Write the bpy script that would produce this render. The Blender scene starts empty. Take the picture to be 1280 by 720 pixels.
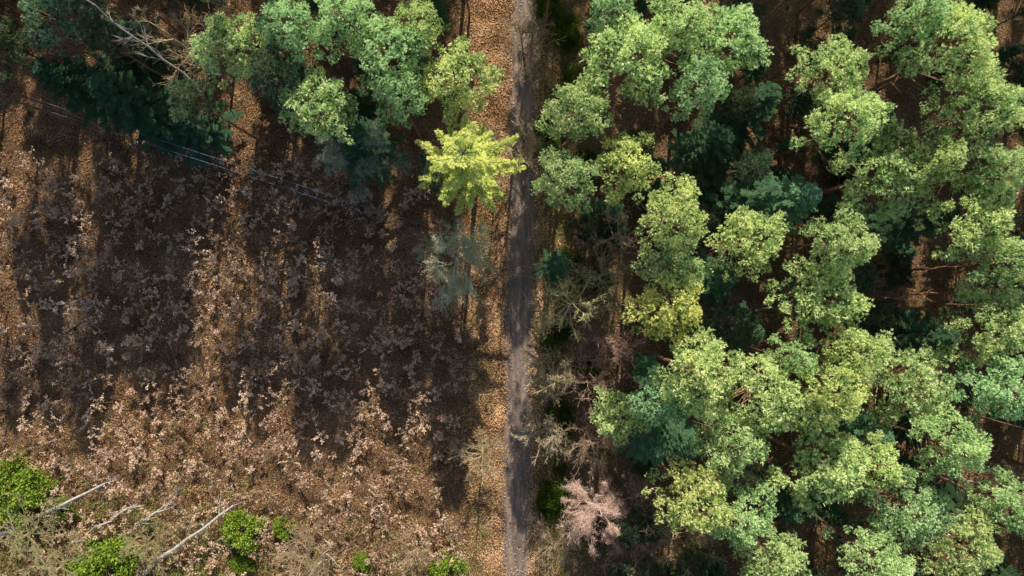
import bpy, math, random
import numpy as np
from mathutils import Vector

rng = np.random.default_rng(7)
random.seed(7)
scene = bpy.context.scene
CAM_H = 64.0
PPM = 1280/96.0      # survey map units per metre on the ground

def G(mx, my, h=0.0):
    """aerial survey map -> world metres, for a point h metres above ground"""
    k = (CAM_H-h)/CAM_H/PPM
    return ((mx-640)*k, (360-my)*k)

# ------------------------------------------------------------------ world / light
SUN_EL, SUN_AZ = math.radians(31), math.radians(5)
w = bpy.data.worlds.new("World"); scene.world = w; w.use_nodes = True
nt = w.node_tree; nt.nodes.clear()
sky = nt.nodes.new("ShaderNodeTexSky"); sky.sky_type = 'NISHITA'; sky.sun_disc = False
sky.sun_elevation = SUN_EL; sky.sun_rotation = SUN_AZ
bg = nt.nodes.new("ShaderNodeBackground"); bg.inputs[1].default_value = 0.11
wo = nt.nodes.new("ShaderNodeOutputWorld")
nt.links.new(sky.outputs[0], bg.inputs[0]); nt.links.new(bg.outputs[0], wo.inputs[0])
sl = bpy.data.lights.new("sun", 'SUN'); sl.energy = 5.0; sl.angle = math.radians(0.5); sl.color = (1, .93, .79)
so = bpy.data.objects.new("sun", sl); scene.collection.objects.link(so)
s = Vector((math.sin(SUN_AZ)*math.cos(SUN_EL), math.cos(SUN_AZ)*math.cos(SUN_EL), math.sin(SUN_EL)))
so.rotation_euler = s.to_track_quat('Z', 'Y').to_euler()
so.location = (0, 0, 80)
scene.view_settings.view_transform = 'Standard'
scene.view_settings.look = 'None'
scene.view_settings.exposure = 0

cd = bpy.data.cameras.new("camera"); cd.lens = 24; cd.sensor_width = 36; cd.clip_end = 4000
co = bpy.data.objects.new("camera", cd); scene.collection.objects.link(co)
co.location = (0, 0, CAM_H); scene.camera = co

# ------------------------------------------------------------------ materials
def N(nt, t, **kw):
    n = nt.nodes.new(t)
    for k, v in kw.items(): setattr(n, k, v)
    return n
def ramp(nt, fac, stops):
    r = N(nt, "ShaderNodeValToRGB"); e = r.color_ramp.elements
    while len(e) > 1: e.remove(e[-1])
    e[0].position = stops[0][0]; e[0].color = (*stops[0][1], 1)
    for p, c in stops[1:]:
        x = e.new(p); x.color = (*c, 1)
    nt.links.new(fac, r.inputs[0]); return r.outputs[0]
def noise(nt, vec, scale, detail=4, rough=.6):
    n = N(nt, "ShaderNodeTexNoise"); n.inputs['Scale'].default_value = scale
    n.inputs['Detail'].default_value = detail; n.inputs['Roughness'].default_value = rough
    if vec is not None: nt.links.new(vec, n.inputs['Vector'])
    return n.outputs[0]
def mixc(nt, f, a, b, mode='MIX'):
    m = N(nt, "ShaderNodeMix", data_type='RGBA', blend_type=mode)
    for sock, v in ((m.inputs[0], f), (m.inputs[6], a), (m.inputs[7], b)):
        if hasattr(v, 'is_linked'): nt.links.new(v, sock)
        elif isinstance(v, (int, float)): sock.default_value = v
        else: sock.default_value = (*v, 1)
    return m.outputs[2]

def leaf_mat(name, stops, transl=0.35, use_obj=False):
    m = bpy.data.materials.new(name); m.use_nodes = True; nt = m.node_tree; nt.nodes.clear()
    a = N(nt, "ShaderNodeAttribute", attribute_name="tint")
    c = ramp(nt, a.outputs['Fac'], stops)
    if use_obj:
        oi = N(nt, "ShaderNodeObjectInfo")
        c = mixc(nt, 1.0, c, oi.outputs['Color'], 'MULTIPLY')
    o = N(nt, "ShaderNodeOutputMaterial")
    d = N(nt, "ShaderNodeBsdfDiffuse"); nt.links.new(c, d.inputs[0])
    if transl <= 0:
        nt.links.new(d.outputs[0], o.inputs[0]); return m
    t = N(nt, "ShaderNodeBsdfTranslucent")
    x = N(nt, "ShaderNodeMixShader"); x.inputs[0].default_value = transl
    nt.links.new(c, t.inputs[0])
    nt.links.new(d.outputs[0], x.inputs[1]); nt.links.new(t.outputs[0], x.inputs[2])
    nt.links.new(x.outputs[0], o.inputs[0])
    return m
def bark_mat(name, c1, c2, scale=6):
    m = bpy.data.materials.new(name); m.use_nodes = True; nt = m.node_tree
    b = nt.nodes['Principled BSDF']; b.inputs['Roughness'].default_value = .9
    tc = N(nt, "ShaderNodeTexCoord")
    n = noise(nt, tc.outputs['Object'], scale, 4, .7)
    nt.links.new(ramp(nt, n, [(.35, c1), (.65, c2)]), b.inputs['Base Color'])
    return m

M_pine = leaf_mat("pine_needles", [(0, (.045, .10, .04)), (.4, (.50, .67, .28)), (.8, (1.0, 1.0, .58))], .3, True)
M_spruce = leaf_mat("spruce_needles", [(0, (.03, .07, .045)), (1, (.13, .24, .11))], 0, True)
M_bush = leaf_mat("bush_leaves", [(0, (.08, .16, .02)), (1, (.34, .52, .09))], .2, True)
M_star = leaf_mat("young_shoot_needles", [(0, (.05, .11, .02)), (.45, (.50, .62, .12)), (.85, (.98, 1.0, .32))], .3)
M_oak = leaf_mat("dry_oak_leaves", [(0, (.24, .14, .08)), (.5, (.60, .37, .23)), (1, (.94, .69, .50))], 0)
M_litter = leaf_mat("leaf_litter", [(0, (.055, .03, .02)), (.5, (.40, .215, .10)), (1, (.95, .59, .33))], 0)
M_grass = leaf_mat("grass_blades", [(0, (.45, .38, .17)), (.6, (.44, .44, .15)), (1, (.24, .38, .06))], 0)
M_moss = leaf_mat("undergrowth_leaves", [(0, (.06, .10, .03)), (1, (.24, .32, .09))], 0)
M_pbark = bark_mat("pine_bark", (.15, .085, .05), (.42, .24, .14))
M_sbark = bark_mat("spruce_bark", (.09, .07, .055), (.2, .15, .11))
M_dead = bark_mat("dead_wood", (.2, .16, .14), (.42, .36, .31))
M_twig = leaf_mat("bare_twigs", [(0, (.22, .17, .12)), (1, (.70, .60, .45))], 0, True)
M_birch = bark_mat("birch_bark", (.42, .38, .33), (.85, .8, .72), 4)

# ------------------------------------------------------------------ mesh helpers
class Geo:
    def __init__(s): s.q = []; s.t = []; s.m = []
    def add(s, q, t, m):
        n = len(q)
        s.q.append(np.asarray(q, float)); s.t.append(np.broadcast_to(np.asarray(t, float), (n,)).copy())
        s.m.append(np.full(n, m, np.int32))
    def mesh(s, name, mats):
        q = np.concatenate(s.q); n = len(q)
        me = bpy.data.meshes.new(name)
        me.vertices.add(4*n); me.vertices.foreach_set("co", q.reshape(-1).astype(np.float32))
        me.loops.add(4*n); me.loops.foreach_set("vertex_index", np.arange(4*n, dtype=np.int32))
        me.polygons.add(n); me.polygons.foreach_set("loop_start", np.arange(0, 4*n, 4, dtype=np.int32))
        me.polygons.foreach_set("material_index", np.concatenate(s.m))
        for m in mats: me.materials.append(m)
        a = me.attributes.new("tint", 'FLOAT', 'FACE')
        a.data.foreach_set("value", np.clip(np.concatenate(s.t), 0, 1).astype(np.float32))
        me.update(calc_edges=True)
        return me
def obj(name, me, loc=(0, 0, 0), rot=0, sc=(1, 1, 1), col=(1, 1, 1)):
    o = bpy.data.objects.new(name, me); scene.collection.objects.link(o)
    o.location = loc; o.rotation_euler = (0, 0, rot); o.scale = sc; o.color = (*col, 1)
    return o
def unit(v): return v/(np.linalg.norm(v, axis=-1, keepdims=True)+1e-9)
def rdir(n): return unit(rng.normal(size=(n, 3)))
def blades(c, d, L, W, nrm=None):
    n = len(c)
    r = rdir(n) if nrm is None else nrm
    side = unit(np.cross(d, r))
    L = np.broadcast_to(L, (n,))[:, None]; W = np.broadcast_to(W, (n,))[:, None]
    b = c+d*L
    m = c+d*L*.5
    return np.stack([c, m+side*W*.5, b, m-side*W*.5], 1)
def tubes(P0, P1, R0, R1, k=4):
    P0 = np.asarray(P0, float); P1 = np.asarray(P1, float); R0 = np.asarray(R0)[:, None]; R1 = np.asarray(R1)[:, None]
    d = unit(P1-P0)
    ref = np.where(np.abs(d[:, 2:3]) > .9, np.array([[1., 0, 0]]), np.array([[0, 0, 1.]]))
    u = unit(np.cross(d, ref)); v = np.cross(d, u)
    out = []
    for i in range(k):
        a, b = 2*math.pi*i/k, 2*math.pi*(i+1)/k
        ea = u*math.cos(a)+v*math.sin(a); eb = u*math.cos(b)+v*math.sin(b)
        out.append(np.stack([P0+ea*R0, P0+eb*R0, P1+eb*R1, P1+ea*R1], 1))
    return np.concatenate(out)
def polytube(g, pts, r0, r1, m, k=7, t=.5):
    pts = np.asarray(pts, float); n = len(pts)-1
    rr = np.linspace(r0, r1, n+1)
    P0 = pts[:-1]; P1 = pts[1:]+unit(pts[1:]-pts[:-1])*r1*.3
    g.add(tubes(P0, P1, rr[:-1], rr[1:], k), t, m)

# ------------------------------------------------------------------ pine
def pine(H, R, seed, dens=1.0):
    global rng
    rng = np.random.default_rng(seed)
    g = Geo()
    n = 9
    z = np.linspace(-.1, H-1.0, n)
    bx = np.cumsum(rng.normal(0, .07, n)); by = np.cumsum(rng.normal(0, .07, n)); bx -= bx[-1]; by -= by[-1]
    tr = np.stack([bx, by, z], 1)
    polytube(g, tr, .20, .05, 1, 7)
    for i in range(10):
        zz = rng.uniform(.35, .62)*H; a = rng.uniform(0, 6.28); L = rng.uniform(.5, 1.6)
        p = np.array([np.interp(zz, z, bx), np.interp(zz, z, by), zz])
        polytube(g, [p, p+np.array([math.cos(a)*L, math.sin(a)*L, rng.uniform(-.1, .25)])], .03, .01, 1, 3)
    ph = rng.uniform(0, 6.28, 5); am = rng.uniform(.06, .13, 5)
    def mod(a): return 1+sum(am[k]*np.sin((k+2)*a+ph[k]) for k in range(5))
    C = []; tries = 0; target = int(84*dens)
    nl = rng.integers(8, 12); la = np.arange(nl)*2*math.pi/nl+rng.normal(0, .2, nl); lh = rng.uniform(-.8, .7, nl)
    while len(C) < target and tries < 6000:
        tries += 1
        a = rng.uniform(0, 6.28); u = math.sqrt(rng.uniform(0, 1)); rho = u*R*mod(a)
        j = int(np.argmin(np.abs((la-a+math.pi) % (2*math.pi)-math.pi))); dang = abs((la[j]-a+math.pi) % (2*math.pi)-math.pi)
        if u > .5 and rho*dang > .62 and rng.random() < .65: continue
        zz = H-(u**2)*3.0+lh[j]*u-abs(rng.normal(0, .45))
        if rng.random() < .2: zz -= rng.uniform(.8, 2.2)
        p = np.array([rho*math.cos(a), rho*math.sin(a), zz])
        if all(np.linalg.norm(p-q) > .46 for q in C): C.append(p)
    for c in C:
        u = math.hypot(c[0], c[1])/R
        zt = max(c[2]-.5-u*2.2-rng.uniform(0, .8), H*.45)
        zt = min(zt, H-1.2)
        p0 = np.array([np.interp(zt, z, bx), np.interp(zt, z, by), zt])
        mid = p0*.45+c*.55; mid[2] -= .25*u
        polytube(g, [p0, mid, c-np.array([0, 0, .15])], .05, .015, 1, 3)
        cr = rng.uniform(.25, .50); nt_ = int(44*(cr/.42)**1.5)
        ct = rng.uniform(.22, .72)
        d = rdir(nt_); d[:, 2] = np.where(d[:, 2] < 0, d[:, 2]*.4, d[:, 2])
        rr = rng.uniform(0, 1, nt_)**.45*rng.uniform(.7, 1.35, nt_)
        tip = c+d*rr[:, None]*np.array([cr, cr, cr*.8])
        k = 6
        dr = np.repeat(d, k, 0)
        tt = np.repeat(tip, k, 0); dd = unit(dr*.8+rdir(nt_*k)*.75+np.array([0, 0, .2]))
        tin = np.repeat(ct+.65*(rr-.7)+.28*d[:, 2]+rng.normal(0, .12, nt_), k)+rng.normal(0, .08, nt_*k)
        nn = unit(dr*.5+np.array([0, 0, .5])+rdir(nt_*k)*.7)
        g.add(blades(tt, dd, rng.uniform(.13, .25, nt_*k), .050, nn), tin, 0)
    return g.mesh("pine_%d" % seed, [M_pine, M_pbark])

# ------------------------------------------------------------------ spruce
def spruce(H, R, seed, step=.42, nbr=(6, 9), spray=1.0, mat=None, dens=1.0, snap=0):
    global rng
    rng = np.random.default_rng(seed)
    g = Geo()
    polytube(g, [(0, 0, -.1), (0, 0, H*.5), (0, 0, H)], .17, .02, 1, 7)
    zz = H-.2; rot = 0
    while zz > H*(.25 if not snap else .5):
        f = (H-zz)/H
        L0 = R*min(1, (f*1.5)**.75)*rng.uniform(.85, 1.1)+.12
        if snap: L0 = R*min(1.05, .24+f*2.3)
        nb = rng.integers(*nbr); rot += rng.uniform(.2, .8)
        for b in range(nb):
            a = rot+b*2*math.pi/nb+rng.normal(0, .13)
            if snap:
                st = 2*math.pi/snap; a = round(a/st)*st+rng.normal(0, .03)
            L = L0*(rng.uniform(.72, 1.12) if not snap else rng.uniform(.75, 1.15))
            m = 6; tl = np.linspace(0, 1, m)
            up = .45-f*.9 if not snap else .45-f*.5
            bend = rng.normal(0, .05) if snap else 0
            aa = a+bend*tl
            pts = np.stack([np.cos(aa)*L*tl, np.sin(aa)*L*tl, zz+L*(up*tl-.25*tl**2+.15*tl**4)], 1)
            polytube(g, pts, .03, .006, 1, 3)
            ns = max(4, int(L/.10*dens)); bt = rng.uniform(.4, .85)
            for sgn in (-1, 1):
                t = np.linspace(.12, 1, ns)
                if snap: t = np.clip(t+rng.normal(0, .02, ns), .08, 1)
                c = np.stack([np.interp(t, tl, pts[:, i]) for i in range(3)], 1)
                sl_ = (.16+.42*L/R*(1-t)**.6*.9+.08)*rng.uniform(.7, 1.2, ns)*(R/2.4)**.5*spray
                if snap: sl_ = (.10+.36*np.sin(np.pi*np.clip(t*.9+.08, 0, 1)))*rng.uniform(.45, 1.3, ns)*spray
                ang = a+sgn*(.65+rng.normal(0, .12 if not snap else .2, ns))
                d = unit(np.stack([np.cos(ang), np.sin(ang), np.full(ns, -.12)+rng.normal(0, .1 if not snap else .15, ns)], 1))
                kk = 3
                for j in range(kk):
                    cc = c+d*(sl_*j/kk)[:, None]
                    for s2 in ((-1, 1, 0) if snap else (-1, 1)):
                        dd = unit(d+np.cross(d, [0, 0, 1])*s2*.55+rdir(ns)*(.22 if not snap else .35))
                        g.add(blades(cc, dd, sl_/kk*1.25+.06, .07 if not snap else .055, np.tile([0, 0, 1.], (ns, 1))+rdir(ns)*(.5 if not snap else .6)),
                              bt+.3*(t-.5)+.12*(j/kk)+rng.normal(0, .08 if not snap else .13, ns), 0)
        zz -= step*rng.uniform(.8, 1.2)*(.6+f)
    return g.mesh("spruce_%d" % seed, [mat or M_spruce, M_sbark])

# ------------------------------------------------------------------ bare tree
def bare(H, R, seed, haze=0, levels=4, trunk=.14, low=.3):
    global rng
    rng = np.random.default_rng(seed)
    S0, S1, Ra, Rb = [], [], [], []; tips = []
    def grow(p, d, L, r, lev):
        n = 5 if lev == 0 else 4 if lev < 3 else 2
        pts = [p]; cur = d/np.linalg.norm(d)
        for i in range(n):
            cur = cur+rng.normal(0, .13 if lev else .04, 3); cur[2] += .05 if lev else .1
            cur /= np.linalg.norm(cur); pts.append(pts[-1]+cur*L/n)
        for i in range(n):
            ra = max(r*(1-.75*i/n), .011); rb = max(r*(1-.75*(i+1)/n), .009)
            S0.append(pts[i]); S1.append(pts[i+1]); Ra.append(ra); Rb.append(rb)
        if lev >= levels: tips.append(pts[-1]); tips.append(pts[-2]); return
        nb = [15, 6, 5, 4, 3][lev]
        for b in range(nb):
            t = rng.uniform(low if lev == 0 else .2, 1.0)
            k = min(int(t*n), n-1); q = pts[k]+(pts[k+1]-pts[k])*(t*n-k)
            if lev == 0:
                a = b*2.4+rng.normal(0, .3); el = rng.uniform(.15, .8)
                nd = np.array([math.cos(a)*math.cos(el), math.sin(a)*math.cos(el), math.sin(el)])
                grow(q, nd, R*rng.uniform(.75, 1.15)*(1.15-.45*t), r*.42, 1)
            else:
                nd = cur+rng.normal(0, .55, 3); nd[2] += .1; nd /= np.linalg.norm(nd)
                grow(q, nd, L*rng.uniform(.35, .6), r*.5, lev+1)
    grow(np.array([0, 0, -.1]), np.array([0, 0, 1.]), H*.85, trunk, 0)
    g = Geo(); Ra = np.array(Ra)
    q = tubes(S0, S1, Ra, Rb, 3)
    g.add(q, np.tile(np.clip(.75-Ra*3, .2, .9), 3)+rng.normal(0, .1, len(q)), 0)
    if haze:
        tp = np.repeat(np.array(tips), haze, 0); n = len(tp)
        g.add(blades(tp+rng.normal(0, .10, (n, 3)), rdir(n), rng.uniform(.06, .16, n), .025), rng.uniform(.4, 1, n), 0)
    return g.mesh("bare_%d" % seed, [M_twig])

# ------------------------------------------------------------------ bush
def bush(R, H, seed, n=5500, leaf=.12):
    global rng
    rng = np.random.default_rng(seed)
    g = Geo(); nc = 26
    for i in range(nc):
        a = rng.uniform(0, 6.28); u = math.sqrt(rng.random())
        c = np.array([u*R*math.cos(a)*.85, u*R*math.sin(a)*.85, H*(.55+.45*(1-u*u))*rng.uniform(.6, 1)])
        polytube(g, [(rng.normal(0, .1), rng.normal(0, .1), -.05), c*.5+np.array([0, 0, .1]), c], .03, .008, 1, 3)
        k = n//nc; d = rdir(k); cr = R*rng.uniform(.2, .36)
        rr = rng.random(k)**.45
        p = c+d*rr[:, None]*cr
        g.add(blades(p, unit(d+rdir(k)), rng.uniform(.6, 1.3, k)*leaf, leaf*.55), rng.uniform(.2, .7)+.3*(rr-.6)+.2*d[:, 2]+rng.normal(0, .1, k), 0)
    return g.mesh("bush_%d" % seed, [M_bush, M_sbark])

PINES = [(pine(h, 2.6, 100+i), h) for i, h in enumerate([18, 19, 17.5, 18.5, 19.5, 18, 17, 19])]
SPR = [(spruce(15, 2.7, 200, .65, (5, 8), .8), 15), (spruce(14, 2.4, 201, .65, (5, 8), .8), 14), (spruce(16, 2.6, 202, .65, (5, 8), .8), 16)]
STAR = spruce(15, 2.7, 210, 1.1, (6, 8), .80, M_star, 1.7, snap=17)
BARE = [(bare(12, 3.0, 300), 12), (bare(11, 2.6, 301), 11), (bare(13, 3.2, 302), 13)]
BUSH = [bush(1.2, 1.3, 400), bush(1.4, 1.1, 401)]

placed = []
R0 = np.random.default_rng(55)
def tonecol(tone, bright):
    a = np.array([.62, .90, 1.02]); b = np.array([1.16, 1.06, .74])
    return (a*(1-tone)+b*tone)*bright
def put_pine(mx, my, r, tone=0.5, hs=1.0, bright=1.0, i=None):
    me, h = PINES[i if i is not None else R0.integers(len(PINES))]
    h2 = h*hs
    x, y = G(mx, my, h2-1.2)
    rad = r/PPM*(CAM_H-h2+1.2)/CAM_H*.92
    sc = rad/2.6
    obj("pine_tree", me, (x, y, 0), R0.uniform(0, 6.28), (sc, sc, hs), tonecol(tone, bright))
    placed.append((x, y, rad))
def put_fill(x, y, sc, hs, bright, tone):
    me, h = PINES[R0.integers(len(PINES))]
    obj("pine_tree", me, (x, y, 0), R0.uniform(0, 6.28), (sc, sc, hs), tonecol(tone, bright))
    placed.append((x, y, 2.6*sc))

# survey of crowns: map x, map y, radius, tone (0 blue-green .. 1 yellow-green)
crowns = [
 (790,65,60,.55),(848,25,46,.5),(725,132,44,.55),(712,220,42,.5),(787,202,42,.75),(848,265,47,.7),(848,330,40,.5),
 (838,385,50,1.0),(945,302,48,.65),(1035,370,56,.6),(1065,300,44,.55),(1120,212,58,.55),(1178,198,42,.65),
 (1072,145,50,.55),(1050,82,50,.55),(915,42,52,.4),(1208,42,58,.6),(1248,125,52,.55),(1235,272,58,.65),
 (1262,210,40,.5),(1255,410,52,.6),(1268,490,46,.25),(1150,480,62,.55),(1080,446,40,.65),(1055,497,44,.75),
 (885,470,58,.65),(962,500,56,.6),(925,560,48,.5),(778,522,38,.6),(1040,590,60,.55),(1105,585,34,.6),
 (872,632,52,.8),(935,650,42,.4),(1205,562,44,.45),(1150,642,50,.35),(1212,695,52,.65),(1272,640,44,.4),
 (978,712,46,.55),(1105,708,46,.45),(830,505,36,.15),(880,100,40,.3),(1160,15,42,.35),(1000,450,32,.4),
 (1275,330,40,.5),
 (285,55,52,.5),(387,125,50,.5),(572,94,50,.7),(480,60,52,.35),(492,110,36,.3),(425,15,46,.35),(355,25,40,.3),
 (60,15,46,.1),(520,25,36,.6),(768,8,36,.3)]
for c in crowns:
    hs = R0.uniform(.9, 1.06)
    if c[:2] == (778, 522): hs = .68
    if c[:2] == (572, 94): hs = .84
    if c[:2] == (520, 25): hs = .85
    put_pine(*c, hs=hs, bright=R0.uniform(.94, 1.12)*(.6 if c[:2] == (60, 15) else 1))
# unseen tall pines north of the frame, added to cast shade on the road
for x, y in [(3.6, 29), (5.2, 34), (3.6, 41), (-3.4, 36), (3.1, 24.5)]:
    put_fill(x, y, .78, 1.05, 1, .4)
def near(x, y, d):
    return any((x-a)**2+(y-b)**2 < d*d for a, b, _ in placed)
clear_zones = [G(1150,120)+(2.4,), G(1150,345)+(2.2,), G(940,375,4)+(2.4,), G(1080,370)+(1.6,), G(1170,60)+(2.,), (-3.5, 21, 4.5), (-3, 13, 4)]
# strips kept free of north-west fill trees to shape sun streaks on the clearing
lanes = [(-26.4, 1.5), (-45.9, .5), (-39.3, .15), (-33.8, .35), (-19.6, .4), (-11.6, .2)]
def blocked(x, y):
    if -3.9 < x < 4.6: return True
    if x < -3.9:
        edge = 14.2+1.2*math.sin(x*.35) if x < -14 else (11 if x < -8 else 7)
        if -34 < y < edge: return True
        xx = x-(y-15)*math.tan(SUN_AZ)
        if any(abs(xx-l) < wd+1.1 for l, wd in lanes): return True
    if 0 < x < 9.5 and y < 4: return True
    return any((x-a)**2+(y-b)**2 < r*r for a, b, r in clear_zones)
def in_clearing(x, y):
    if x > -4.2: return False
    edge = 13.5 + 1.2*math.sin(x*.35) if x < -14 else (10 if x < -8 else 7)
    return y < edge and y > -34
for k in range(6000):
    x = R0.uniform(-75, 75); y = R0.uniform(-48, 62)
    if blocked(x, y): continue
    inside = abs(x) < 44 and abs(y) < 25
    west = x < -4 and y > 12
    if near(x, y, 2.6 if west else 3.2 if inside else 4.1): continue
    if west and y < 34:
        if y > 25 and R0.random() < .3: continue
        put_fill(x, y, R0.uniform(.48, .70), R0.uniform(.9, 1.12), R0.uniform(.22, .4), R0.uniform(.05, .4)); continue  # crown colour darkened to stand in for shade from bigger trees
    if inside and R0.random() < .45: continue
    hs = R0.uniform(.5, .68) if inside else R0.uniform(.85, 1.05)
    put_fill(x, y, R0.uniform(.48, .66) if inside else R0.uniform(.8, 1.0), hs, R0.uniform(.12, .3) if inside else 1, R0.uniform(.0, .4))  # inner fill crowns get a dark colour as shade between the big crowns
print("pines", len(placed))

# spruces
def put_spruce(mx, my, r, col, hs=1.0, i=0, me=None, h=15):
    if me is None: me, h = SPR[i]
    x, y = G(mx, my, h*hs-1.5)
    rad = r/PPM*(CAM_H-h*hs+3)/CAM_H
    obj("spruce_tree", me, (x, y, 0), R0.uniform(0, 6.28), (rad/2.6, rad/2.6, hs), col)
put_spruce(580, 196, 64, (1, 1, 1), 1.18, me=STAR)
put_spruce(185, 135, 50, (.8, .85, .9), .55, 0)
put_spruce(232, 150, 46, (.8, .85, .9), .5, 1)
for mx, my, r, b in [(1010,245,44,1.8),(960,240,44,1.0),(905,345,46,.9),(130,110,48,.7),(60,90,46,.7),
                   (130,40,50,.8),(960,120,44,.7),(900,175,44,.7),(940,415,36,.9),(820,560,44,1.4),(1180,270,40,.8),
                   (340,90,44,.7),(440,170,50,.8),(500,60,40,.9),(700,330,26,.8),(1100,545,40,1.4),(860,560,34,1.3),
                   (1100,150,40,.7),(1180,420,40,.7),(990,640,36,.8)]:
    put_spruce(mx, my, r, (.95*b, 1.0*b, 1.0*b), R0.uniform(.75, 1.), int(R0.integers(3)))
k = 0
for t in range(2500):
    x = R0.uniform(3.8, 46); y = R0.uniform(-27, 27)
    if R0.random() < .25:
        x = R0.uniform(-48, -4); y = R0.uniform(13, 27)
    if blocked(x, y) or near(x, y, 1.5): continue
    sc = R0.uniform(.3, .6)
    me, h = SPR[R0.integers(3)]
    b = R0.uniform(.5, 1.0)
    obj("young_spruce_tree", me, (x, y, 0), R0.uniform(0, 6.28), (sc*1.25, sc*1.25, sc), (b*.9, b, b*.95))
    k += 1
    if k > 75: break

# bare trees
def put_bare(mx, my, r, col, i=0, hs=1.0, name="bare_deciduous_tree", me=None, h=None):
    if me is None: me, h = BARE[i]
    x, y = G(mx, my, h*hs*.75); rad = r/PPM*(CAM_H-h*hs*.7)/CAM_H
    obj(name, me, (x, y, 0), R0.uniform(0, 6.28), (rad/3, rad/3, hs), col)
tan = (.95, .88, .72)
for mx, my, r, c, hs in [(715,385,46,(1.15,1.2,.8),1.25),(690,470,40,(1.05,1.0,.77),1.05),(684,548,40,(1.1,1.05,.9),1.0),(640,180,46,tan,1.1),
        (660,50,50,(.8,.7,.6),1.1),(215,40,58,tan,1.2),(768,440,42,(.9,.68,.7),1.1),(770,295,40,(.9,.8,.7),1.1),
        (70,705,50,(.85,.85,.6),.35),(30,665,50,(.8,.85,.55),.35),(380,695,40,(.9,.8,.65),.3),(515,690,40,(.9,.78,.6),.3),(600,575,36,tan,.5),
        (735,470,40,(.85,.68,.66),.9),(800,640,44,(.85,.72,.65),.9),(860,690,50,(.9,.8,.6),.9),(180,690,44,(.85,.85,.55),.3),
        (320,60,40,tan,1.2),(940,590,30,tan,1.2),(790,700,40,(.9,.7,.65),.8),(690,690,34,(.8,.7,.6),.5),
        (755,350,40,(.75,.8,.58),.9),(745,560,38,(.9,.75,.68),.8),(615,225,30,(.8,.7,.6),.9)]:
    put_bare(mx, my, r, c, int(R0.integers(3)), hs)
pinkme = bare(9, 3, 310, haze=7)
put_bare(752, 642, 46, (1.5, 1.25, 1.36), me=pinkme, h=9, hs=1.3, name="pink_budding_tree")
greyme = bare(11, 3, 311, haze=6)
put_bare(572, 318, 52, (1.0, 1.2, 1.05), me=greyme, h=11, hs=1.15, name="grey_green_tree")
put_bare(435, 190, 48, (.6, .85, .85), me=greyme, h=11, hs=1.1, name="grey_green_tree")

# bushes
for mx, my, r, b in [(305,664,30,1.2),(354,663,18,1.0),(140,706,44,1.1),(22,616,42,1.1),(560,712,26,1.2),(75,640,20,1),(450,706,12,1.1),(100,715,26,1.2),
                     (302,706,16,.9),(180,655,10,.9),(50,612,20,1.2)]:
    x, y = G(mx, my, 1); sc = r/PPM/1.3
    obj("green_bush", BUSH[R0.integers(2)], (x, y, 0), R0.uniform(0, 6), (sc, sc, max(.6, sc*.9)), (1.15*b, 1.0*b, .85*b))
for t in range(60):
    x = R0.uniform(3.4, 46); y = R0.uniform(-27, 27)
    if t < 40: x = R0.uniform(3.0, 9)
    if near(x, y, .8): continue
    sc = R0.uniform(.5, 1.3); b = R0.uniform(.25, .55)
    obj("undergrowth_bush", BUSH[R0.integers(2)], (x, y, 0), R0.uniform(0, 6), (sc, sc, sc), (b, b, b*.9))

# ------------------------------------------------------------------ fallen trunks
def fallen(a, b, r, z0=.25, z1=.9, name="fallen_birch_trunk", seed=1, m=M_birch, br=8):
    global rng; rng = np.random.default_rng(seed)
    pa = np.array([*G(*a, z0), z0]); pb = np.array([*G(*b, z1), z1])
    g = Geo(); n = 8; t = np.linspace(0, 1, n)[:, None]
    pts = pa+(pb-pa)*t; pts[1:-1] += rng.normal(0, .10, (n-2, 3))
    polytube(g, pts, r, r*.45, 0, 8)
    L = np.linalg.norm(pb-pa)
    for i in range(br):
        q = pts[rng.integers(2, n)]; d = unit((pb-pa)/L+rng.normal(0, .7, 3)); l = rng.uniform(.8, 2)
        mid = q+d*l*.5+rng.normal(0, .08, 3)
        polytube(g, [q, mid, q+d*l+rng.normal(0, .1, 3)], .04, .015, 0, 4)
        for j in range(4):
            d2 = unit(d+rng.normal(0, .6, 3)); polytube(g, [mid, mid+d2*l*.5], .018, .008, 0, 3)
    obj(name, g.mesh(name, [m]))
fallen((-10, 675), (132, 604), .20, .3, 2.6, seed=1)
fallen((165, 728), (292, 632), .22, .3, 2.6, seed=2)
fallen((90, 678), (165, 633), .13, .3, 2.1, seed=3)
fallen((145, 676), (212, 628), .13, .3, 2.1, seed=4)
fallen((385, 722), (412, 686), .13, .2, 1.7, seed=5, br=3)
fallen((245, 108), (95, -8), .10, 13, 19, "leaning_dead_tree", 6, M_dead, 16)
fallen((1185, 590), (1275, 628), .13, .4, 2.0, "fallen_pine_trunk", 7, M_dead, 8)
fallen((1100, 372), (1185, 366), .13, .4, 1.2, "fallen_pine_trunk", 8, M_pbark, 6)
fallen((935, 392), (1000, 376), .13, .3, 2.2, "fallen_pine_trunk", 9, M_dead, 4)

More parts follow.
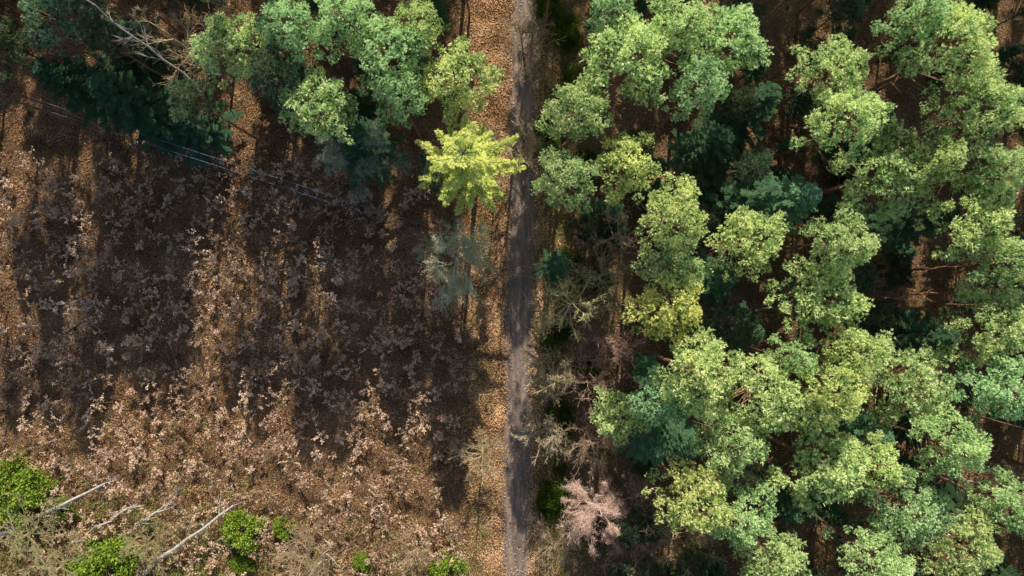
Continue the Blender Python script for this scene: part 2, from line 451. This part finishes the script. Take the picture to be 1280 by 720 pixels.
# ------------------------------------------------------------------ power line
mw = bpy.data.materials.new("cable_aluminium"); mw.use_nodes = True
mw.node_tree.nodes['Principled BSDF'].inputs['Base Color'].default_value = (.12, .22, .36, 1)
mw.node_tree.nodes['Principled BSDF'].inputs['Roughness'].default_value = .7
g = Geo(); pz = 7.0
pA = np.array([*G(-160, 62, pz), pz]); pB = np.array([*G(524, 284, pz), pz])
dirn = unit(pB-pA); side = np.array([-dirn[1], dirn[0], 0])
for off, dz in ((-.3, 0), (.3, 0)):
    t = np.linspace(0, 1, 40)[:, None]
    pts = pA+(pB-pA)*t+side*off; pts[:, 2] += dz-1.3*(4*t[:, 0]*(1-t[:, 0]))
    g.add(tubes(pts[:-1], pts[1:], np.full(39, .02), np.full(39, .02), 5), .5, 0)
for p in (pA, pB):
    polytube(g, [(p[0], p[1], -.2), (p[0], p[1], pz+.5)], .14, .10, 1, 9)
    polytube(g, [p-side*.6-[0, 0, .1], p+side*.6-[0, 0, .1]], .06, .06, 1, 4)
obj("overhead_power_line", g.mesh("power_line", [mw, M_sbark]))

# ------------------------------------------------------------------ ground
def ground_material():
    m = bpy.data.materials.new("forest_floor"); m.use_nodes = True; nt = m.node_tree
    b = nt.nodes['Principled BSDF']; b.inputs['Roughness'].default_value = 1; b.inputs['Specular IOR Level'].default_value = .1
    tc = N(nt, "ShaderNodeTexCoord"); v = tc.outputs['Object']
    fine = noise(nt, v, 7, 8, .75); mid = noise(nt, v, .9, 6, .65); big = noise(nt, v, .16, 3, .5)
    c = ramp(nt, fine, [(.3, (.07, .045, .03)), (.5, (.25, .15, .085)), (.7, (.60, .39, .23))])
    c2 = ramp(nt, fine, [(.3, (.06, .055, .025)), (.5, (.14, .15, .05)), (.7, (.32, .30, .13))])
    f = ramp(nt, mid, [(.52, (0, 0, 0)), (.66, (.75, .75, .75))])
    c = mixc(nt, f, c, c2)
    f2 = ramp(nt, big, [(.35, (.65, .61, .58)), (.65, (1.1, 1.1, 1.1))])
    c = mixc(nt, 1.0, c, f2, 'MULTIPLY')
    nt.links.new(c, b.inputs['Base Color'])
    bp = N(nt, "ShaderNodeBump"); bp.inputs['Strength'].default_value = .9; bp.inputs['Distance'].default_value = .12
    nt.links.new(fine, bp.inputs['Height']); nt.links.new(bp.outputs[0], b.inputs['Normal'])
    return m
me = bpy.data.meshes.new("ground")
me.from_pydata([(-1500, -1500, 0), (1500, -1500, 0), (1500, 1500, 0), (-1500, 1500, 0)], [], [(0, 1, 2, 3)])
me.materials.append(ground_material()); obj("ground", me)

# dirt road
rng = np.random.default_rng(9)
def road_x(y): return .75+.2*np.sin(y*.06)+.008*y
ys = np.arange(-90, 90, .3); V = []; F = []
jl = np.convolve(rng.normal(0, .4, len(ys)), np.ones(4)/4, 'same'); jr = np.convolve(rng.normal(0, .4, len(ys)), np.ones(4)/4, 'same')
for i, y in enumerate(ys):
    cx = float(road_x(y))
    V += [(cx-1.4+jl[i], y, .004), (cx, y, .004), (cx+1.4+jr[i], y, .004)]
    if i:
        a = 3*i; F += [(a-3, a-2, a+1, a), (a-2, a-1, a+2, a+1)]
me = bpy.data.meshes.new("road"); me.from_pydata(V, [], F)
m = bpy.data.materials.new("road_surface"); m.use_nodes = True; nt = m.node_tree
b = nt.nodes['Principled BSDF']; b.inputs['Roughness'].default_value = .95
tc = N(nt, "ShaderNodeTexCoord"); mp = N(nt, "ShaderNodeMapping"); mp.inputs['Scale'].default_value = (1, .12, 1)
nt.links.new(tc.outputs['Object'], mp.inputs[0])
n1 = noise(nt, mp.outputs[0], 2.2, 5, .6); n2 = noise(nt, tc.outputs['Object'], 9, 8, .75)
c = ramp(nt, n1, [(.3, (.16, .13, .12)), (.5, (.30, .235, .20)), (.7, (.54, .41, .31))])
c = mixc(nt, .6, c, ramp(nt, n2, [(.3, (.4, .4, .4)), (.7, (1.3, 1.2, 1.1))]), 'MULTIPLY')
nt.links.new(c, b.inputs['Base Color'])
bp = N(nt, "ShaderNodeBump"); bp.inputs['Strength'].default_value = .6; bp.inputs['Distance'].default_value = .05
nt.links.new(n2, bp.inputs['Height']); nt.links.new(bp.outputs[0], b.inputs['Normal'])
me.materials.append(m); obj("dirt_road", me)

# leaf litter
rng = np.random.default_rng(12)
K = rng.normal(0, 1, (10, 2)); K = K/np.linalg.norm(K, axis=1, keepdims=True)*rng.uniform(.35, 2.6, (10, 1)); KP = rng.uniform(0, 6.28, 10)
def patch(x, y):
    v = 0
    for i in range(10): v = v+np.sin(K[i, 0]*x+K[i, 1]*y+KP[i]+.8*np.sin(K[(i+3) % 10, 0]*y*.7))
    return v/3.2
g = Geo()
for n, xs, yy, tb in [(170000, (-50, 0), (-29, 29), .39), (60000, (-4, 4.5), (-29, 29), .72), (60000, (4, 50), (-29, 29), .48)]:
    c = np.stack([rng.uniform(*xs, n), rng.uniform(*yy, n), rng.uniform(.012, .08, n)], 1)
    on = np.abs(c[:, 0]-road_x(c[:, 1])) < 1.25+rng.normal(0, .22, n)
    keep = ~on | (rng.random(n) < .09)
    c = c[keep]; k = len(c)
    d = rdir(k); d[:, 2] *= .35; d = unit(d)
    up = unit(np.array([[0, .3, 1.]])+rdir(k)*.6)
    q = blades(c, d, rng.uniform(.1, .22, k), rng.uniform(.06, .12, k), up)
    q[..., 2] = np.maximum(q[..., 2], .008)
    g.add(q, tb+.22*patch(c[:, 0], c[:, 1])+rng.normal(0, .2, k), 0)
obj("leaf_litter", g.mesh("leaf_litter", [M_litter]))

# oak saplings
g = Geo(); rng = np.random.default_rng(21)
P = []
x = -50.0
while x < -4.6:
    y = -29.0
    while y < 14:
        px = x+rng.normal(0, .34); py = y+rng.normal(0, .42)
        if in_clearing(px, py+1) and rng.random() < .86: P.append((px, py))
        y += 1.35
    x += 1.6
print("saplings", len(P))
for px, py in P:
    big = rng.random()
    h = .9+1.8*big*rng.uniform(.7, 1); r = .35+.95*big**1.3; nb = rng.integers(5, 9)
    base = np.array([px, py, 0.]); lean = np.array([rng.normal(0, .15), rng.normal(0, .15), h])
    polytube(g, [base-[0, 0, .05], base+lean*.5, base+lean], .022, .008, 1, 3, .4)
    tone = rng.uniform(.2, .9)
    a0 = rng.uniform(0, 6.28)
    for b in range(nb):
        a = a0+b*6.28/nb+rng.normal(0, .35); q = base+lean*rng.uniform(.35, 1)
        e = q+np.array([math.cos(a)*r, math.sin(a)*r, rng.uniform(.1, .5)])*rng.uniform(.45, 1.2)
        polytube(g, [q, e], .012, .005, 1, 3, .4)
        k = rng.integers(10, 22); t = rng.uniform(.3, 1.05, k)[:, None]
        c = q+(e-q)*t+rng.normal(0, .045, (k, 3))
        d = unit(unit(e-q)*.6+rdir(k)); d[:, 2] *= .5; d = unit(d)
        g.add(blades(c, d, rng.uniform(.12, .25, k), rng.uniform(.07, .13, k), unit(np.array([[0, 0, 1.]])+rdir(k)*.6)), tone+rng.normal(0, .16, k), 0)
obj("young_oak_plantation", g.mesh("oak_saplings", [M_oak, M_twig]))

# grass tufts
g = Geo(); rng = np.random.default_rng(31)
def tufts(n, fx, hgt=.5, tb=.5, k=26):
    for i in range(n):
        x, y = fx()
        sp = rng.uniform(.15, .45)
        c = np.stack([x+rng.normal(0, sp, k), y+rng.normal(0, sp, k), np.zeros(k)], 1)
        d = unit(np.array([[0, 0, .8]])+rng.normal(0, .6, (k, 3))*np.array([1, 1, .2]))
        g.add(blades(c, d, rng.uniform(.4, 1.1, k)*hgt, .035), tb+rng.normal(0, .2, k), 0)
tufts(800, lambda: G(rng.uniform(-30, 330)-0, 745-abs(rng.normal(0, 75))), .6, .6)
tufts(300, lambda: (rng.normal(-2.9, .5), rng.uniform(-28, 12)), .35, .25)
tufts(700, lambda: (rng.normal(4.0, 1.2), rng.uniform(-28, 28)), .35, .85)
tufts(250, lambda: G(rng.uniform(330, 600), 740-abs(rng.normal(0, 50))), .5, .3)
obj("grass_tufts", g.mesh("grass_tufts", [M_grass]))
g = Geo()
n = 60000
c = np.stack([3+47*rng.random(n)**1.4, rng.uniform(-29, 29, n), rng.uniform(.02, .4, n)], 1)
msk = (np.sin(c[:, 0]*.9+1.3*np.sin(c[:, 1]*.6))+np.sin(c[:, 1]*.8+c[:, 0]*.3)) > rng.normal(.0, .4, n)
c = c[msk]; k = len(c)
g.add(blades(c, unit(rdir(k)+[0, 0, .6]), rng.uniform(.12, .3, k), .07), rng.random(k), 0)
obj("undergrowth", g.mesh("undergrowth", [M_moss]))
